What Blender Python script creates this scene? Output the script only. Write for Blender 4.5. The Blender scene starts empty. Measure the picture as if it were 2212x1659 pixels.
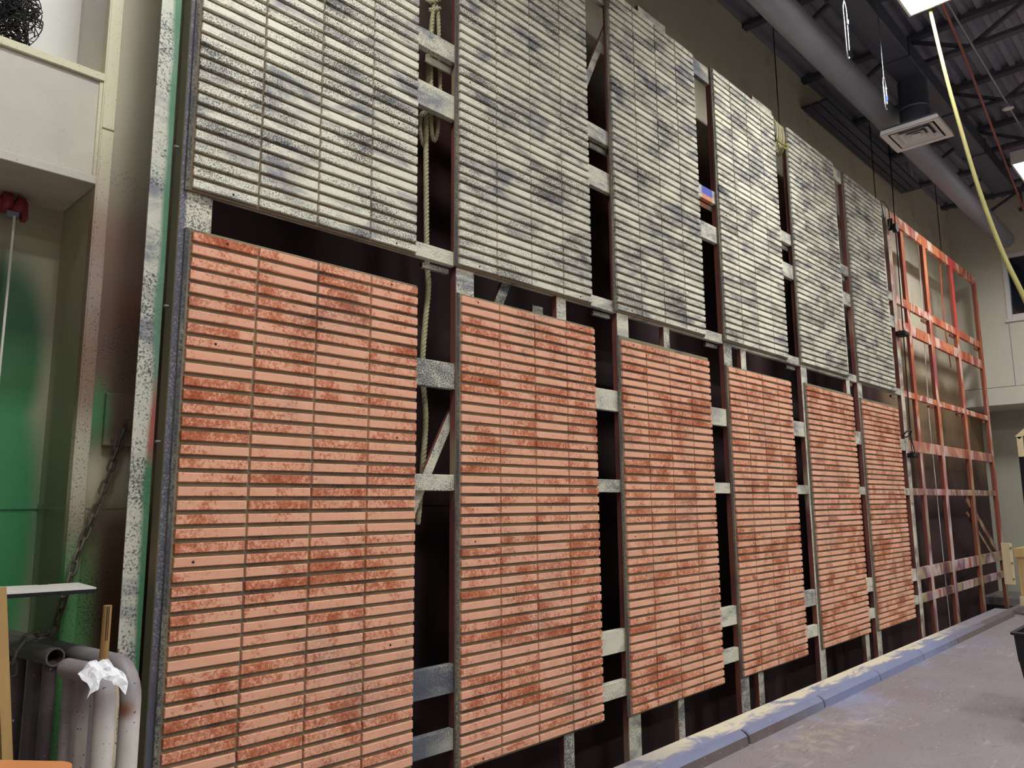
import bpy, bmesh, math, random
from mathutils import Vector, Matrix
random.seed(7)
SC = bpy.context.scene
COL = SC.collection

# ------------------------------------------------------------------ camera
YAW, PITCH, ROLL = math.radians(46.211), math.radians(8.911), math.radians(-0.454)
FPX = 1657.46
CAM = Vector((0.0, -3.089, 1.60))
_F = Vector((math.sin(YAW)*math.cos(PITCH), math.cos(YAW)*math.cos(PITCH), math.sin(PITCH)))
_R = Vector((math.cos(YAW), -math.sin(YAW), 0.0))
_U = _R.cross(_F)
_r = math.cos(ROLL)*_R + math.sin(ROLL)*_U
_u = -math.sin(ROLL)*_R + math.cos(ROLL)*_U
cd = bpy.data.cameras.new('camera')
cd.sensor_fit = 'HORIZONTAL'
cd.sensor_width = 36.0
cd.lens = FPX/2212.0*36.0
cd.clip_end = 200
cam = bpy.data.objects.new('camera', cd)
COL.objects.link(cam)
M = Matrix((( _r.x, _u.x, -_F.x, CAM.x), (_r.y, _u.y, -_F.y, CAM.y), (_r.z, _u.z, -_F.z, CAM.z), (0, 0, 0, 1)))
cam.matrix_world = M
SC.camera = cam

# ------------------------------------------------------------------ world, exposure
w = bpy.data.worlds.new('world'); SC.world = w
w.use_nodes = True
w.node_tree.nodes['Background'].inputs[0].default_value = (0.5, 0.55, 0.65, 1)
w.node_tree.nodes['Background'].inputs[1].default_value = 0.02
vs = SC.view_settings
vs.view_transform = 'Standard'; vs.look = 'None'; vs.gamma = 1.0; vs.use_curve_mapping = False
vs.exposure = 0.12
LAMP = 56.0          # radiance of the ceiling fixtures' lenses

# ------------------------------------------------------------------ node helper
def C(r, g, b):
    f = lambda v: (v/255/12.92) if v/255 <= 0.04045 else ((v/255+0.055)/1.055)**2.4
    return (f(r), f(g), f(b), 1.0)

class NT:
    def __init__(self, name, rough=0.7, metal=0.0, spec=0.4):
        self.m = bpy.data.materials.new(name); self.m.use_nodes = True
        self.t = self.m.node_tree
        self.b = self.t.nodes['Principled BSDF']
        self.b.inputs['Roughness'].default_value = rough
        self.b.inputs['Metallic'].default_value = metal
        self.b.inputs['Specular IOR Level'].default_value = spec
        self._pos = None
    def n(self, typ, **kw):
        x = self.t.nodes.new(typ)
        for k, v in kw.items(): setattr(x, k, v)
        return x
    def link(self, a, b): self.t.links.new(a, b)
    def put(self, sock, v):
        if hasattr(v, 'links') or isinstance(v, bpy.types.NodeSocket): self.link(v, sock)
        else: sock.default_value = v
    @property
    def pos(self):
        if not self._pos:
            self._geo = self.n('ShaderNodeNewGeometry'); self._pos = self._geo.outputs['Position']
        return self._pos
    @property
    def nrm(self): self.pos; return self._geo.outputs['Normal']
    def rnd(self): return self.n('ShaderNodeObjectInfo').outputs['Random']
    def sep(self, v):
        s = self.n('ShaderNodeSeparateXYZ'); self.link(v, s.inputs[0]); return s.outputs
    def vscale(self, v, s, off=(0, 0, 0)):
        x = self.n('ShaderNodeMapping'); self.link(v, x.inputs['Vector'])
        x.inputs['Scale'].default_value = s; x.inputs['Location'].default_value = off
        return x.outputs[0]
    def noise(self, scale, detail=2.0, rough=0.5, dist=0.0, vec=None, st=None, off=(0, 0, 0)):
        v = vec or self.pos
        if st or off != (0, 0, 0): v = self.vscale(v, st or (1, 1, 1), off)
        x = self.n('ShaderNodeTexNoise'); self.link(v, x.inputs['Vector'])
        x.inputs['Scale'].default_value = scale; x.inputs['Detail'].default_value = detail
        x.inputs['Roughness'].default_value = rough; x.inputs['Distortion'].default_value = dist
        return x.outputs['Fac']
    def math(self, op, a, b=0.0, clamp=False):
        x = self.n('ShaderNodeMath', operation=op, use_clamp=clamp)
        self.put(x.inputs[0], a); self.put(x.inputs[1], b); return x.outputs[0]
    def mapr(self, v, a, b, c=0.0, d=1.0, smooth=False):
        x = self.n('ShaderNodeMapRange', clamp=True)
        if smooth: x.interpolation_type = 'SMOOTHSTEP'
        for k, q in zip(range(5), (v, a, b, c, d)): self.put(x.inputs[k], q)
        return x.outputs[0]
    def mix(self, f, a, b, mode='MIX'):
        x = self.n('ShaderNodeMix', data_type='RGBA', blend_type=mode)
        self.put(x.inputs[0], f); self.put(x.inputs[6], a); self.put(x.inputs[7], b); return x.outputs[2]
    def ramp(self, v, stops, interp='LINEAR'):
        x = self.n('ShaderNodeValToRGB'); self.link(v, x.inputs[0]); r = x.color_ramp; r.interpolation = interp
        while len(r.elements) < len(stops): r.elements.new(0.5)
        for e, (p, c) in zip(r.elements, stops): e.position = p; e.color = c
        return x.outputs[0]
    def spot(self, c, rad, soft=0.5):        # soft round spray mark about a world point
        x = self.n('ShaderNodeVectorMath', operation='SUBTRACT'); self.link(self.pos, x.inputs[0]); x.inputs[1].default_value = c
        y = self.n('ShaderNodeVectorMath', operation='DIVIDE'); self.link(x.outputs[0], y.inputs[0]); y.inputs[1].default_value = rad
        l = self.n('ShaderNodeVectorMath', operation='LENGTH'); self.link(y.outputs[0], l.inputs[0])
        return self.mapr(l.outputs['Value'], 1.0, soft*0.2, 0, 1, True)
    def speck(self, lo, hi, scale=150):      # paint spatter
        return self.mapr(self.noise(scale, 2, 0.6), lo, hi)
    def color(self, c): self.put(self.b.inputs['Base Color'], c); return self
    def bump(self, h, s=0.3, d=0.01):
        x = self.n('ShaderNodeBump'); x.inputs['Strength'].default_value = s; x.inputs['Distance'].default_value = d
        self.link(h, x.inputs['Height']); self.link(x.outputs[0], self.b.inputs['Normal']); return self

def simple(name, col, rough=0.7, metal=0.0, var=0.15, scale=20, bump=0.0, spec=0.4):
    t = NT(name, rough, metal, spec)
    nz = t.noise(scale, 4, 0.6)
    d = tuple(c*(1-var) for c in col[:3]) + (1,)
    l = tuple(min(1, c*(1+var)) for c in col[:3]) + (1,)
    t.color(t.mix(nz, d, l))
    if bump: t.bump(nz, bump, 0.005)
    return t.m

# ------------------------------------------------------------------ materials
MAT = {}
def mk_brick_red():
    t = NT('salmon_brick_paint', 0.8, spec=0.25)
    low = t.noise(4.2, 3, 0.6, 0.6)
    cov = t.math('ADD', t.math('MULTIPLY', t.rnd(), 0.20), t.math('MULTIPLY', low, 0.85))
    fine = t.noise(62, 7, 0.72, 0.9)
    s = t.math('ADD', fine, t.math('SUBTRACT', cov, 0.535))
    m1 = t.mapr(s, 0.48, 0.58); m2 = t.mapr(s, 0.56, 0.76)
    base = t.mix(t.noise(9, 2), C(241, 187, 156), C(231, 166, 135))
    col = t.mix(t.math('MULTIPLY', m1, 0.8), base, C(197, 114, 78))
    col = t.mix(t.math('MULTIPLY', m2, 0.92), col, C(158, 75, 43))
    gl = t.mapr(t.noise(1.9, 3, 0.6, 0.4, off=(3, 7, 1)), 0.55, 0.74)
    gm = t.math('MULTIPLY', gl, t.mapr(t.noise(70, 5, 0.7, 0.8, off=(9, 0, 4)), 0.4, 0.62))
    col = t.mix(t.math('MULTIPLY', gm, 0.7), col, C(116, 106, 104))
    t.color(col).bump(fine, 0.2, 0.004)
    return t.m
def speckled(t, base1, base2, dark, amt_lo=0.40, amt_hi=0.62, fine=125):
    low = t.noise(2.3, 4, 0.65, 0.5, st=(1.0, 1.0, 2.2))
    dens = t.math('ADD', t.math('MULTIPLY', low, 0.62), t.math('MULTIPLY', t.rnd(), 0.10))
    sp = t.noise(fine, 3, 0.78)
    s = t.math('ADD', sp, t.math('SUBTRACT', dens, 0.31))
    m = t.mapr(s, amt_lo+0.14, amt_hi+0.06)
    base = t.mix(t.noise(3, 2), base1, base2)
    sh = t.mapr(t.noise(2.8, 4, 0.62, 0.6, off=(11, 5, 2), st=(1.0, 1.0, 2.4)), 0.49, 0.66)
    base = t.mix(t.math('MULTIPLY', sh, 0.78), base, C(112, 114, 128))
    return t.mix(t.math('MULTIPLY', m, 0.9), base, dark), sp
def mk_brick_grey():
    t = NT('grey_spattered_brick_paint', 0.8, spec=0.25)
    c, sp = speckled(t, C(240, 236, 214), C(224, 220, 200), C(58, 60, 70))
    t.color(c).bump(sp, 0.3, 0.003); return t.m
def mk_board(name, a, b, c3):
    t = NT(name, 0.9, spec=0.2)
    n = t.noise(130, 4, 0.7); l = t.noise(2.2, 3, 0.6)
    c = t.mix(t.mapr(l, 0.5, 0.68), a, b)
    t.color(t.mix(t.mapr(n, 0.42, 0.72), c, c3)).bump(n, 0.8, 0.006); return t.m
def mk_board_edge():
    t = NT('grey_board_edge', 0.9, spec=0.2)
    n = t.noise(110, 4, 0.7); l = t.noise(2.0, 3, 0.6)
    c = t.mix(t.mapr(l, 0.4, 0.62), C(140, 138, 122), C(84, 86, 94))
    t.color(t.mix(t.mapr(n, 0.42, 0.6), c, C(70, 70, 74))).bump(n, 0.4, 0.004); return t.m
def mk_frame():
    t = NT('paint_frame_timber', 0.75, spec=0.3)
    P = t.sep(t.pos); N = t.sep(t.nrm)
    cream, sp = speckled(t, C(226, 222, 198), C(208, 204, 182), C(66, 68, 78), 0.41, 0.62)
    # rails of the first bay carry slate-blue overspray low down
    slate = t.math('MULTIPLY', t.mapr(P[0], 2.95, 2.6), t.mapr(P[2], 1.05, 0.9))
    cream = t.mix(t.math('MULTIPLY', slate, 0.9), cream, C(78, 82, 94))
    cream = t.mix(t.math('MULTIPLY', t.mapr(P[0], 1.283, 1.272), t.mapr(sp, 0.35, 0.5, 0.55, 0.95)), cream, C(92, 92, 108))
    tape = t.math('MULTIPLY', t.math('MULTIPLY', t.mapr(P[0], 5.60, 5.62), t.mapr(P[0], 5.80, 5.78)),
                  t.math('MULTIPLY', t.mapr(P[2], 4.12, 4.13), t.mapr(P[2], 4.33, 4.30)))
    cream = t.mix(tape, cream, t.mix(t.mapr(P[2], 4.2, 4.22), C(214, 140, 108), C(84, 92, 176)))
    bands = t.noise(1.0, 2, 0.6, 0.1, st=(1.7, 0.2, 0.8))
    hot = t.ramp(bands, [(0.30, C(150, 70, 60)), (0.40, C(190, 100, 70)), (0.46, C(204, 132, 84)), (0.5, C(178, 86, 68)),
                         (0.55, C(226, 196, 176)), (0.6, C(196, 110, 80)), (0.66, C(150, 76, 90)), (0.74, C(206, 178, 120))])
    cool = t.ramp(t.noise(1.0, 2, 0.6, 0.1, st=(1.3, 0.2, 0.6), off=(4, 0, 1)),
                  [(0.32, C(84, 58, 66)), (0.42, C(128, 84, 76)), (0.47, C(168, 150, 112)), (0.52, C(120, 78, 92)),
                   (0.58, C(196, 180, 172)), (0.64, C(168, 84, 62)), (0.72, C(96, 74, 110))])
    far = t.mix(t.mapr(t.math('ADD', P[2], t.math('MULTIPLY', bands, 1.6)), 2.4, 3.6), cool, hot)
    red = t.math('MULTIPLY', t.mapr(P[0], 13.2, 13.3), t.math('MULTIPLY', t.mapr(P[0], 13.75, 13.7), t.mapr(P[2], 4.15, 4.4)))
    far = t.mix(red, far, C(206, 74, 70))
    isfar = t.mapr(t.math('ADD', P[0], t.math('MULTIPLY', t.noise(3, 2), 0.5)), 10.65, 10.85)
    front = t.mix(isfar, cream, far)
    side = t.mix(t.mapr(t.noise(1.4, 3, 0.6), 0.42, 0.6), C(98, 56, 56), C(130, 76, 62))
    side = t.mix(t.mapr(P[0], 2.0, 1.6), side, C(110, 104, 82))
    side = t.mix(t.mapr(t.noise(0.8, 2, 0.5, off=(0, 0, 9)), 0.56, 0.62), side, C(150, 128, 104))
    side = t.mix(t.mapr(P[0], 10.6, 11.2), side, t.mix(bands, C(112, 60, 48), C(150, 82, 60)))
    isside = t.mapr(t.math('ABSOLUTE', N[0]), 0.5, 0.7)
    t.color(t.mix(isside, front, side)).bump(sp, 0.15, 0.003); return t.m
def mk_wall_back():
    t = NT('wall_paint_overspray', 0.8, spec=0.3)
    P = t.sep(t.pos)
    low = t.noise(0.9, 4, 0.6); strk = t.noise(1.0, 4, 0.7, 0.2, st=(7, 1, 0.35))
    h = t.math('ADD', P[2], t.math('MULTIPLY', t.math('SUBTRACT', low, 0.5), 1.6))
    west = t.mapr(P[0], 11.5, 10.5)      # darker maroon, starting higher up, behind the panelled bays
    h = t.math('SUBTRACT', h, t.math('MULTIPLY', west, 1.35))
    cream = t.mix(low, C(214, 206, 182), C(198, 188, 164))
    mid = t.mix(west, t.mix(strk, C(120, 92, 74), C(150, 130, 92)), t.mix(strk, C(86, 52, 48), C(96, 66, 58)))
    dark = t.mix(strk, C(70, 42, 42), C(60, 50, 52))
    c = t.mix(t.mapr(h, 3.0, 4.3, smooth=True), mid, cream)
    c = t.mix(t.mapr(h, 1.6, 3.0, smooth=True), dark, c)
    # strip of wall beside the steel post: pale above, rust, olive and green mists lower down
    near = t.mapr(P[0], 1.42, 1.36)
    n2 = t.mix(t.mapr(P[2], 2.5, 3.5, smooth=True), C(112, 90, 76), C(190, 182, 158))
    n2 = t.mix(t.spot((1.2, 0.45, 1.72), (0.4, 1, 0.22)), n2, C(192, 184, 156))
    n2 = t.mix(t.math('MULTIPLY', t.spot((1.16, 0.45, 2.78), (0.2, 1, 0.22)), 0.4), n2, C(138, 100, 86))
    n2 = t.mix(t.math('MULTIPLY', t.spot((1.24, 0.45, 2.45), (0.12, 1, 0.2)), 0.45), n2, C(134, 84, 66))
    n2 = t.mix(t.math('MULTIPLY', t.spot((1.12, 0.45, 2.0), (0.09, 1, 0.22)), 0.8), n2, C(72, 140, 92))
    n2 = t.mix(t.math('MULTIPLY', t.spot((1.10, 0.45, 1.1), (0.12, 1, 0.65)), 0.85), n2, C(76, 132, 74))
    n2 = t.mix(t.math('MULTIPLY', t.mapr(P[2], 1.5, 1.2), t.mapr(P[0], 1.16, 1.22)), n2, C(92, 66, 46))
    c = t.mix(near, c, n2)
    sd = t.math('ADD', t.noise(140, 3, 0.7), t.math('MULTIPLY', t.math('SUBTRACT', t.noise(3.2, 3), 0.5), 0.5))
    c = t.mix(t.math('MULTIPLY', t.mapr(sd, 0.62, 0.68), 0.8), c, C(40, 34, 32))
    t.color(c).bump(t.noise(90, 4, 0.7), 0.25, 0.004); return t.m
def mk_alcove():
    t = NT('alcove_paint_green_mist', 0.45, spec=0.45)
    P = t.sep(t.pos)
    base = t.mix(t.noise(2, 3), C(170, 164, 136), C(188, 182, 154))
    base = t.mix(t.mapr(P[2], 3.3, 3.5), base, C(232, 228, 218))
    g = t.math('MAXIMUM', t.spot((0.84, 0.9, 2.26), (0.24, 3, 0.62), 2.8), t.spot((0.78, 0.9, 1.5), (0.34, 3, 1.1), 3.2))
    back = t.mapr(P[1], 0.80, 0.88)
    gg = t.math('MULTIPLY', g, back)
    c = t.mix(t.math('MULTIPLY', gg, 0.96), base, t.mix(t.mapr(P[2], 2.0, 2.15), C(50, 132, 82), C(28, 96, 50)))
    jm = t.math('MULTIPLY', t.mapr(P[2], 2.9, 1.6), t.mapr(P[1], 0.86, 0.8))
    c = t.mix(t.math('MULTIPLY', jm, 0.8), c, C(84, 90, 64))
    c = t.mix(t.math('MULTIPLY', t.speck(0.68, 0.73, 80), 0.5), c, C(60, 56, 48))
    t.color(c).bump(t.noise(110, 3, 0.6), 0.2, 0.003); return t.m
def mk_box():
    t = NT('bulkhead_box_paint', 0.4, spec=0.5)
    P = t.sep(t.pos)
    c = t.mix(t.noise(4, 4, 0.6), C(186, 178, 162), C(208, 200, 186))
    e = t.math('MULTIPLY', t.mapr(P[0], 0.9, 1.05), t.mapr(t.noise(5, 3), 0.35, 0.6))
    c = t.mix(t.math('MULTIPLY', e, 0.5), c, C(232, 226, 190))
    c = t.mix(t.math('MULTIPLY', t.mapr(t.math('ADD', t.noise(130, 3, 0.7), t.math('MULTIPLY', t.mapr(P[2], 3.4, 3.0), 0.04)), 0.68, 0.73), 0.6), c, C(90, 80, 72))
    t.color(c).bump(t.noise(160, 4, 0.6), 0.3, 0.003); return t.m
def mk_trim():
    t = NT('corner_trim_paint', 0.5, spec=0.45)
    P = t.sep(t.pos)
    c = t.mix(t.mapr(P[2], 2.7, 3.3), C(156, 136, 122), C(222, 214, 180))
    c = t.mix(t.math('MULTIPLY', t.spot((1.1, 0.45, 2.8), (1, 1, 0.2)), 0.6), c, C(150, 118, 102))
    c = t.mix(t.math('MULTIPLY', t.spot((1.1, 0.45, 2.2), (1, 1, 0.35)), 0.7), c, C(132, 104, 78))
    c = t.mix(t.spot((1.1, 0.45, 1.78), (1, 1, 0.3)), c, C(196, 190, 166))
    c = t.mix(t.mapr(P[2], 1.6, 1.3), c, C(84, 138, 82))
    sd = t.math('ADD', t.noise(150, 3, 0.7), t.math('MULTIPLY', t.mapr(P[2], 3.3, 2.6), 0.05))
    c = t.mix(t.mapr(sd, 0.64, 0.70), c, C(46, 40, 36))
    t.color(c); return t.m
def mk_post():
    t = NT('speckled_steel_post', 0.5, spec=0.5)
    P = t.sep(t.pos)
    c, sp = speckled(t, C(224, 222, 200), C(206, 206, 190), C(60, 62, 66), 0.41, 0.60, 95)
    edge = t.math('ADD', P[0], t.math('MULTIPLY', t.math('SUBTRACT', t.noise(2.2, 2), 0.5), 0.05))
    g = t.mapr(edge, 1.205, 1.222)
    tint = t.mix(t.mapr(t.noise(1.2, 2), 0.4, 0.6), C(58, 128, 84), C(112, 150, 124))
    tint = t.mix(t.math('MULTIPLY', t.mapr(P[2], 1.75, 1.85), t.mapr(P[2], 2.15, 2.0)), tint, C(172, 84, 72))
    c = t.mix(t.math('MULTIPLY', g, 0.92), c, tint)
    t.color(c).bump(sp, 0.15, 0.002); return t.m
def mk_floor():
    t = NT('brown_shop_floor', 0.55, spec=0.4)
    P = t.sep(t.pos)
    n = t.noise(1.3, 5, 0.65); f = t.noise(26, 4, 0.7)
    c = t.mix(n, C(122, 112, 113), C(156, 147, 148))
    c = t.mix(t.math('MULTIPLY', t.mapr(f, 0.55, 0.75), 0.35), c, C(118, 100, 96))
    nearK = t.math('MULTIPLY', t.mapr(P[1], -1.0, -0.5), t.mapr(P[0], 11.5, 9.5))
    bl = t.math('MULTIPLY', nearK, t.mapr(t.noise(1.4, 3, 0.6, off=(2, 1, 0)), 0.47, 0.62))
    c = t.mix(t.math('MULTIPLY', bl, 0.7), c, C(148, 156, 190))
    ye = t.math('MULTIPLY', t.spot((5.6, -0.75, 0), (1.3, 0.35, 1)), t.mapr(t.noise(7, 3), 0.42, 0.65))
    c = t.mix(t.math('MULTIPLY', ye, 0.38), c, C(206, 196, 160))
    st = t.noise(1.0, 3, 0.7, st=(2.0, 14.0, 1))
    c = t.mix(t.math('MULTIPLY', t.mapr(st, 0.62, 0.72), 0.55), c, C(206, 198, 192))
    dn = t.math('ADD', t.noise(40, 3, 0.6), t.math('MULTIPLY', t.noise(1.3, 3, 0.6, off=(5, 5, 5)), 0.42))
    c = t.mix(t.mapr(dn, 0.90, 0.925), c, t.mix(t.noise(9, 1), C(232, 226, 214), C(206, 196, 150)))
    sc = t.noise(1.0, 2, 0.6, 1.4, st=(3, 9, 1), off=(1, 2, 0))
    c = t.mix(t.math('MULTIPLY', t.math('MULTIPLY', t.mapr(sc, 0.49, 0.5), t.mapr(sc, 0.515, 0.505)), 0.35), c, C(70, 58, 60))
    t.color(c).bump(f, 0.15, 0.004); return t.m
def mk_kerb():
    t = NT('blue_misted_kerb', 0.6, spec=0.4)
    P = t.sep(t.pos); N = t.sep(t.nrm)
    c = t.mix(t.noise(6, 4, 0.7), C(88, 76, 74), C(124, 110, 108))
    lvl = t.math('ADD', P[0], t.math('MULTIPLY', t.math('SUBTRACT', t.noise(1.1, 3), 0.5), 1.4))
    b = t.math('MULTIPLY', t.mapr(lvl, 5.6, 6.6), t.mapr(lvl, 10.4, 9.2))
    top = t.mapr(N[2], 0.3, 0.8)
    b2 = t.math('MAXIMUM', b, t.math('MULTIPLY', top, t.mapr(lvl, 11.5, 9.5, 0, 0.85)))
    c = t.mix(t.math('MULTIPLY', b2, 0.9), c, t.mix(t.noise(3, 2), C(112, 122, 160), C(140, 146, 174)))
    c = t.mix(t.speck(0.70, 0.76, 60), c, C(226, 222, 214))
    t.color(c).bump(t.noise(60, 3), 0.15, 0.003); return t.m
def mk_ledge():
    t = NT('cream_misted_ledge', 0.7, spec=0.35)
    P = t.sep(t.pos)
    w1 = t.noise(1.0, 4, 0.65, 0.8, st=(2.4, 5.0, 1))
    blue = t.mix(t.noise(4, 2), C(128, 134, 166), C(150, 152, 172))
    c = t.mix(t.mapr(t.math('ADD', w1, t.mapr(P[1], -0.38, -0.22, -0.06, 0.16)), 0.46, 0.58), blue, C(222, 214, 186))
    c = t.mix(t.mapr(P[0], 9.6, 11.0), c, t.mix(w1, C(128, 124, 132), C(150, 144, 148)))
    c = t.mix(t.mapr(P[0], 4.6, 3.6), c, t.mix(w1, C(120, 116, 130), C(150, 146, 150)))
    t.color(c); return t.m
def mk_ceiling():
    t = NT('dark_fireproofed_deck', 0.95, spec=0.1)
    n = t.noise(9, 5, 0.7)
    t.color(t.mix(n, C(120, 120, 134), C(156, 154, 164))).bump(n, 0.9, 0.03); return t.m
def mk_pipe():
    t = NT('chipped_grey_pipe_paint', 0.45, spec=0.45)
    P = t.sep(t.pos)
    n = t.noise(14, 4, 0.65)
    c = t.mix(n, C(126, 118, 122), C(160, 152, 150))
    pale = t.math('MULTIPLY', t.mapr(P[2], 1.0, 0.88), t.mapr(P[1], -0.1, -0.2))
    c = t.mix(pale, c, t.mix(n, C(196, 190, 182), C(220, 214, 206)))
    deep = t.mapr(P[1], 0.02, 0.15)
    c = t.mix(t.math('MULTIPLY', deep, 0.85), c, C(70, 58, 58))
    s = t.noise(70, 3, 0.6)
    c = t.mix(t.mapr(s, 0.66, 0.7), c, C(54, 50, 52))
    c = t.mix(t.mapr(t.noise(60, 3, 0.6, off=(4, 4, 4)), 0.71, 0.74), c, C(232, 228, 222))
    c = t.mix(t.spot((1.04, -0.28, 0.93), (0.06, 0.2, 0.05)), c, C(138, 92, 72))
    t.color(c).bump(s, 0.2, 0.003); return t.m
def mk_wood(name, a, b, st=(30, 30, 1.2)):
    t = NT(name, 0.6, spec=0.35)
    n = t.noise(1.0, 4, 0.65, 0.6, st=st)
    k = t.mapr(t.noise(11, 2), 0.72, 0.76)
    t.color(t.mix(t.math('MULTIPLY', k, 0.8), t.mix(n, a, b), tuple(x*0.35 for x in a[:3])+(1,))).bump(n, 0.15, 0.003); return t.m
def mk_rope():
    t = NT('pale_twisted_rope', 0.9, spec=0.15)
    n = t.noise(160, 3, 0.6)
    t.color(t.mix(n, C(150, 140, 104), C(206, 198, 162))).bump(n, 0.5, 0.003); return t.m
def emit(name, col, s):
    m = bpy.data.materials.new(name); m.use_nodes = True; t = m.node_tree; t.nodes.clear()
    o = t.nodes.new('ShaderNodeOutputMaterial'); e = t.nodes.new('ShaderNodeEmission')
    e.inputs[0].default_value = col; e.inputs[1].default_value = s; t.links.new(e.outputs[0], o.inputs[0]); return m

MAT.update(red=mk_brick_red(), grey=mk_brick_grey(), board=mk_board('olive_grey_board', C(138, 128, 102), C(62, 62, 64), C(160, 150, 124)), board_b=mk_board('brown_grey_board', C(124, 106, 82), C(88, 78, 72), C(146, 130, 106)), edge=mk_board_edge(), frame=mk_frame(), wall=mk_wall_back(),
    alcove=mk_alcove(), box=mk_box(), trim=mk_trim(), post=mk_post(), floor=mk_floor(), kerb=mk_kerb(), ledge=mk_ledge(),
    ceil=mk_ceiling(), pipe=mk_pipe(), rope=mk_rope(),
    wood=mk_wood('raw_pine', C(176, 142, 92), C(214, 184, 132)), ply=mk_wood('pale_timber', C(196, 176, 134), C(226, 208, 168)),
    stick=mk_wood('stained_stick', C(150, 118, 70), C(196, 166, 110)), bamboo=mk_wood('bamboo_cane', C(138, 104, 60), C(178, 144, 92)),
    steel=simple('dull_steel', C(150, 152, 156), 0.4, 0.8, 0.1), dark=simple('black_steel', C(34, 32, 34), 0.5, 0.3, 0.2),
    chain=simple('rusty_chain_steel', C(104, 96, 84), 0.6, 0.4, 0.3, 60), joist=simple('painted_joist_steel', C(78, 78, 88), 0.8, 0.0, 0.3, 12, 0.5),
    duct=simple('grey_painted_duct', C(136, 136, 146), 0.5, 0.2, 0.12, 6), duct_dark=simple('dark_painted_duct', C(74, 76, 88), 0.45, 0.2, 0.15, 6),
    white=simple('white_enamel', C(214, 210, 206), 0.4, 0, 0.04), black=simple('black_plastic', C(30, 31, 34), 0.35, 0, 0.2, 8),
    bag=simple('black_liner_plastic', C(40, 38, 40), 0.3, 0, 0.2, 8), paper=simple('white_tissue', C(244, 244, 246), 0.9, 0, 0.03, 30),
    orange=simple('orange_varnished_board', C(222, 146, 92), 0.35, 0, 0.1, 3), redm=simple('red_coupling_enamel', C(132, 40, 48), 0.4, 0, 0.2, 30),
    plainwall=simple('cream_block_wall', C(206, 202, 186), 0.85, 0, 0.05, 4), lowwall=simple('grey_green_wall', C(176, 172, 154), 0.85, 0, 0.06, 4),
    offwall=simple('shop_wall_paint', C(176, 174, 166), 0.85, 0, 0.05, 3),
    strap=simple('orange_webbing', C(206, 104, 66), 0.8, 0, 0.15, 40), cord=simple('white_cord', C(224, 220, 206), 0.8, 0, 0.05, 40),
    yellow=simple('yellow_braided_rope', C(150, 140, 74), 0.8, 0, 0.15, 60, 0.3), twig=simple('black_twig', C(44, 40, 42), 0.7, 0, 0.4, 12),
    board_white=simple('white_melamine', C(240, 232, 222), 0.4, 0, 0.03), glass=simple('dark_window_glass', C(26, 30, 40), 0.08, 0, 0.1, 2, spec=0.6),
    orangepipe=simple('orange_sprinkler_pipe', C(150, 84, 74), 0.5, 0, 0.1), screw=simple('screw_head', C(44, 40, 36), 0.5, 0.4, 0.2, 90),
    label=simple('white_sticker', C(214, 220, 216), 0.5, 0, 0.05), bluetape=simple('blue_tape', C(64, 78, 150), 0.6, 0, 0.1),
    pit=simple('pit_concrete', C(60, 52, 50), 0.9, 0, 0.2, 5), lamp=emit('lamp_lens', (0.96, 0.98, 1.0, 1), LAMP))

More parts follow.
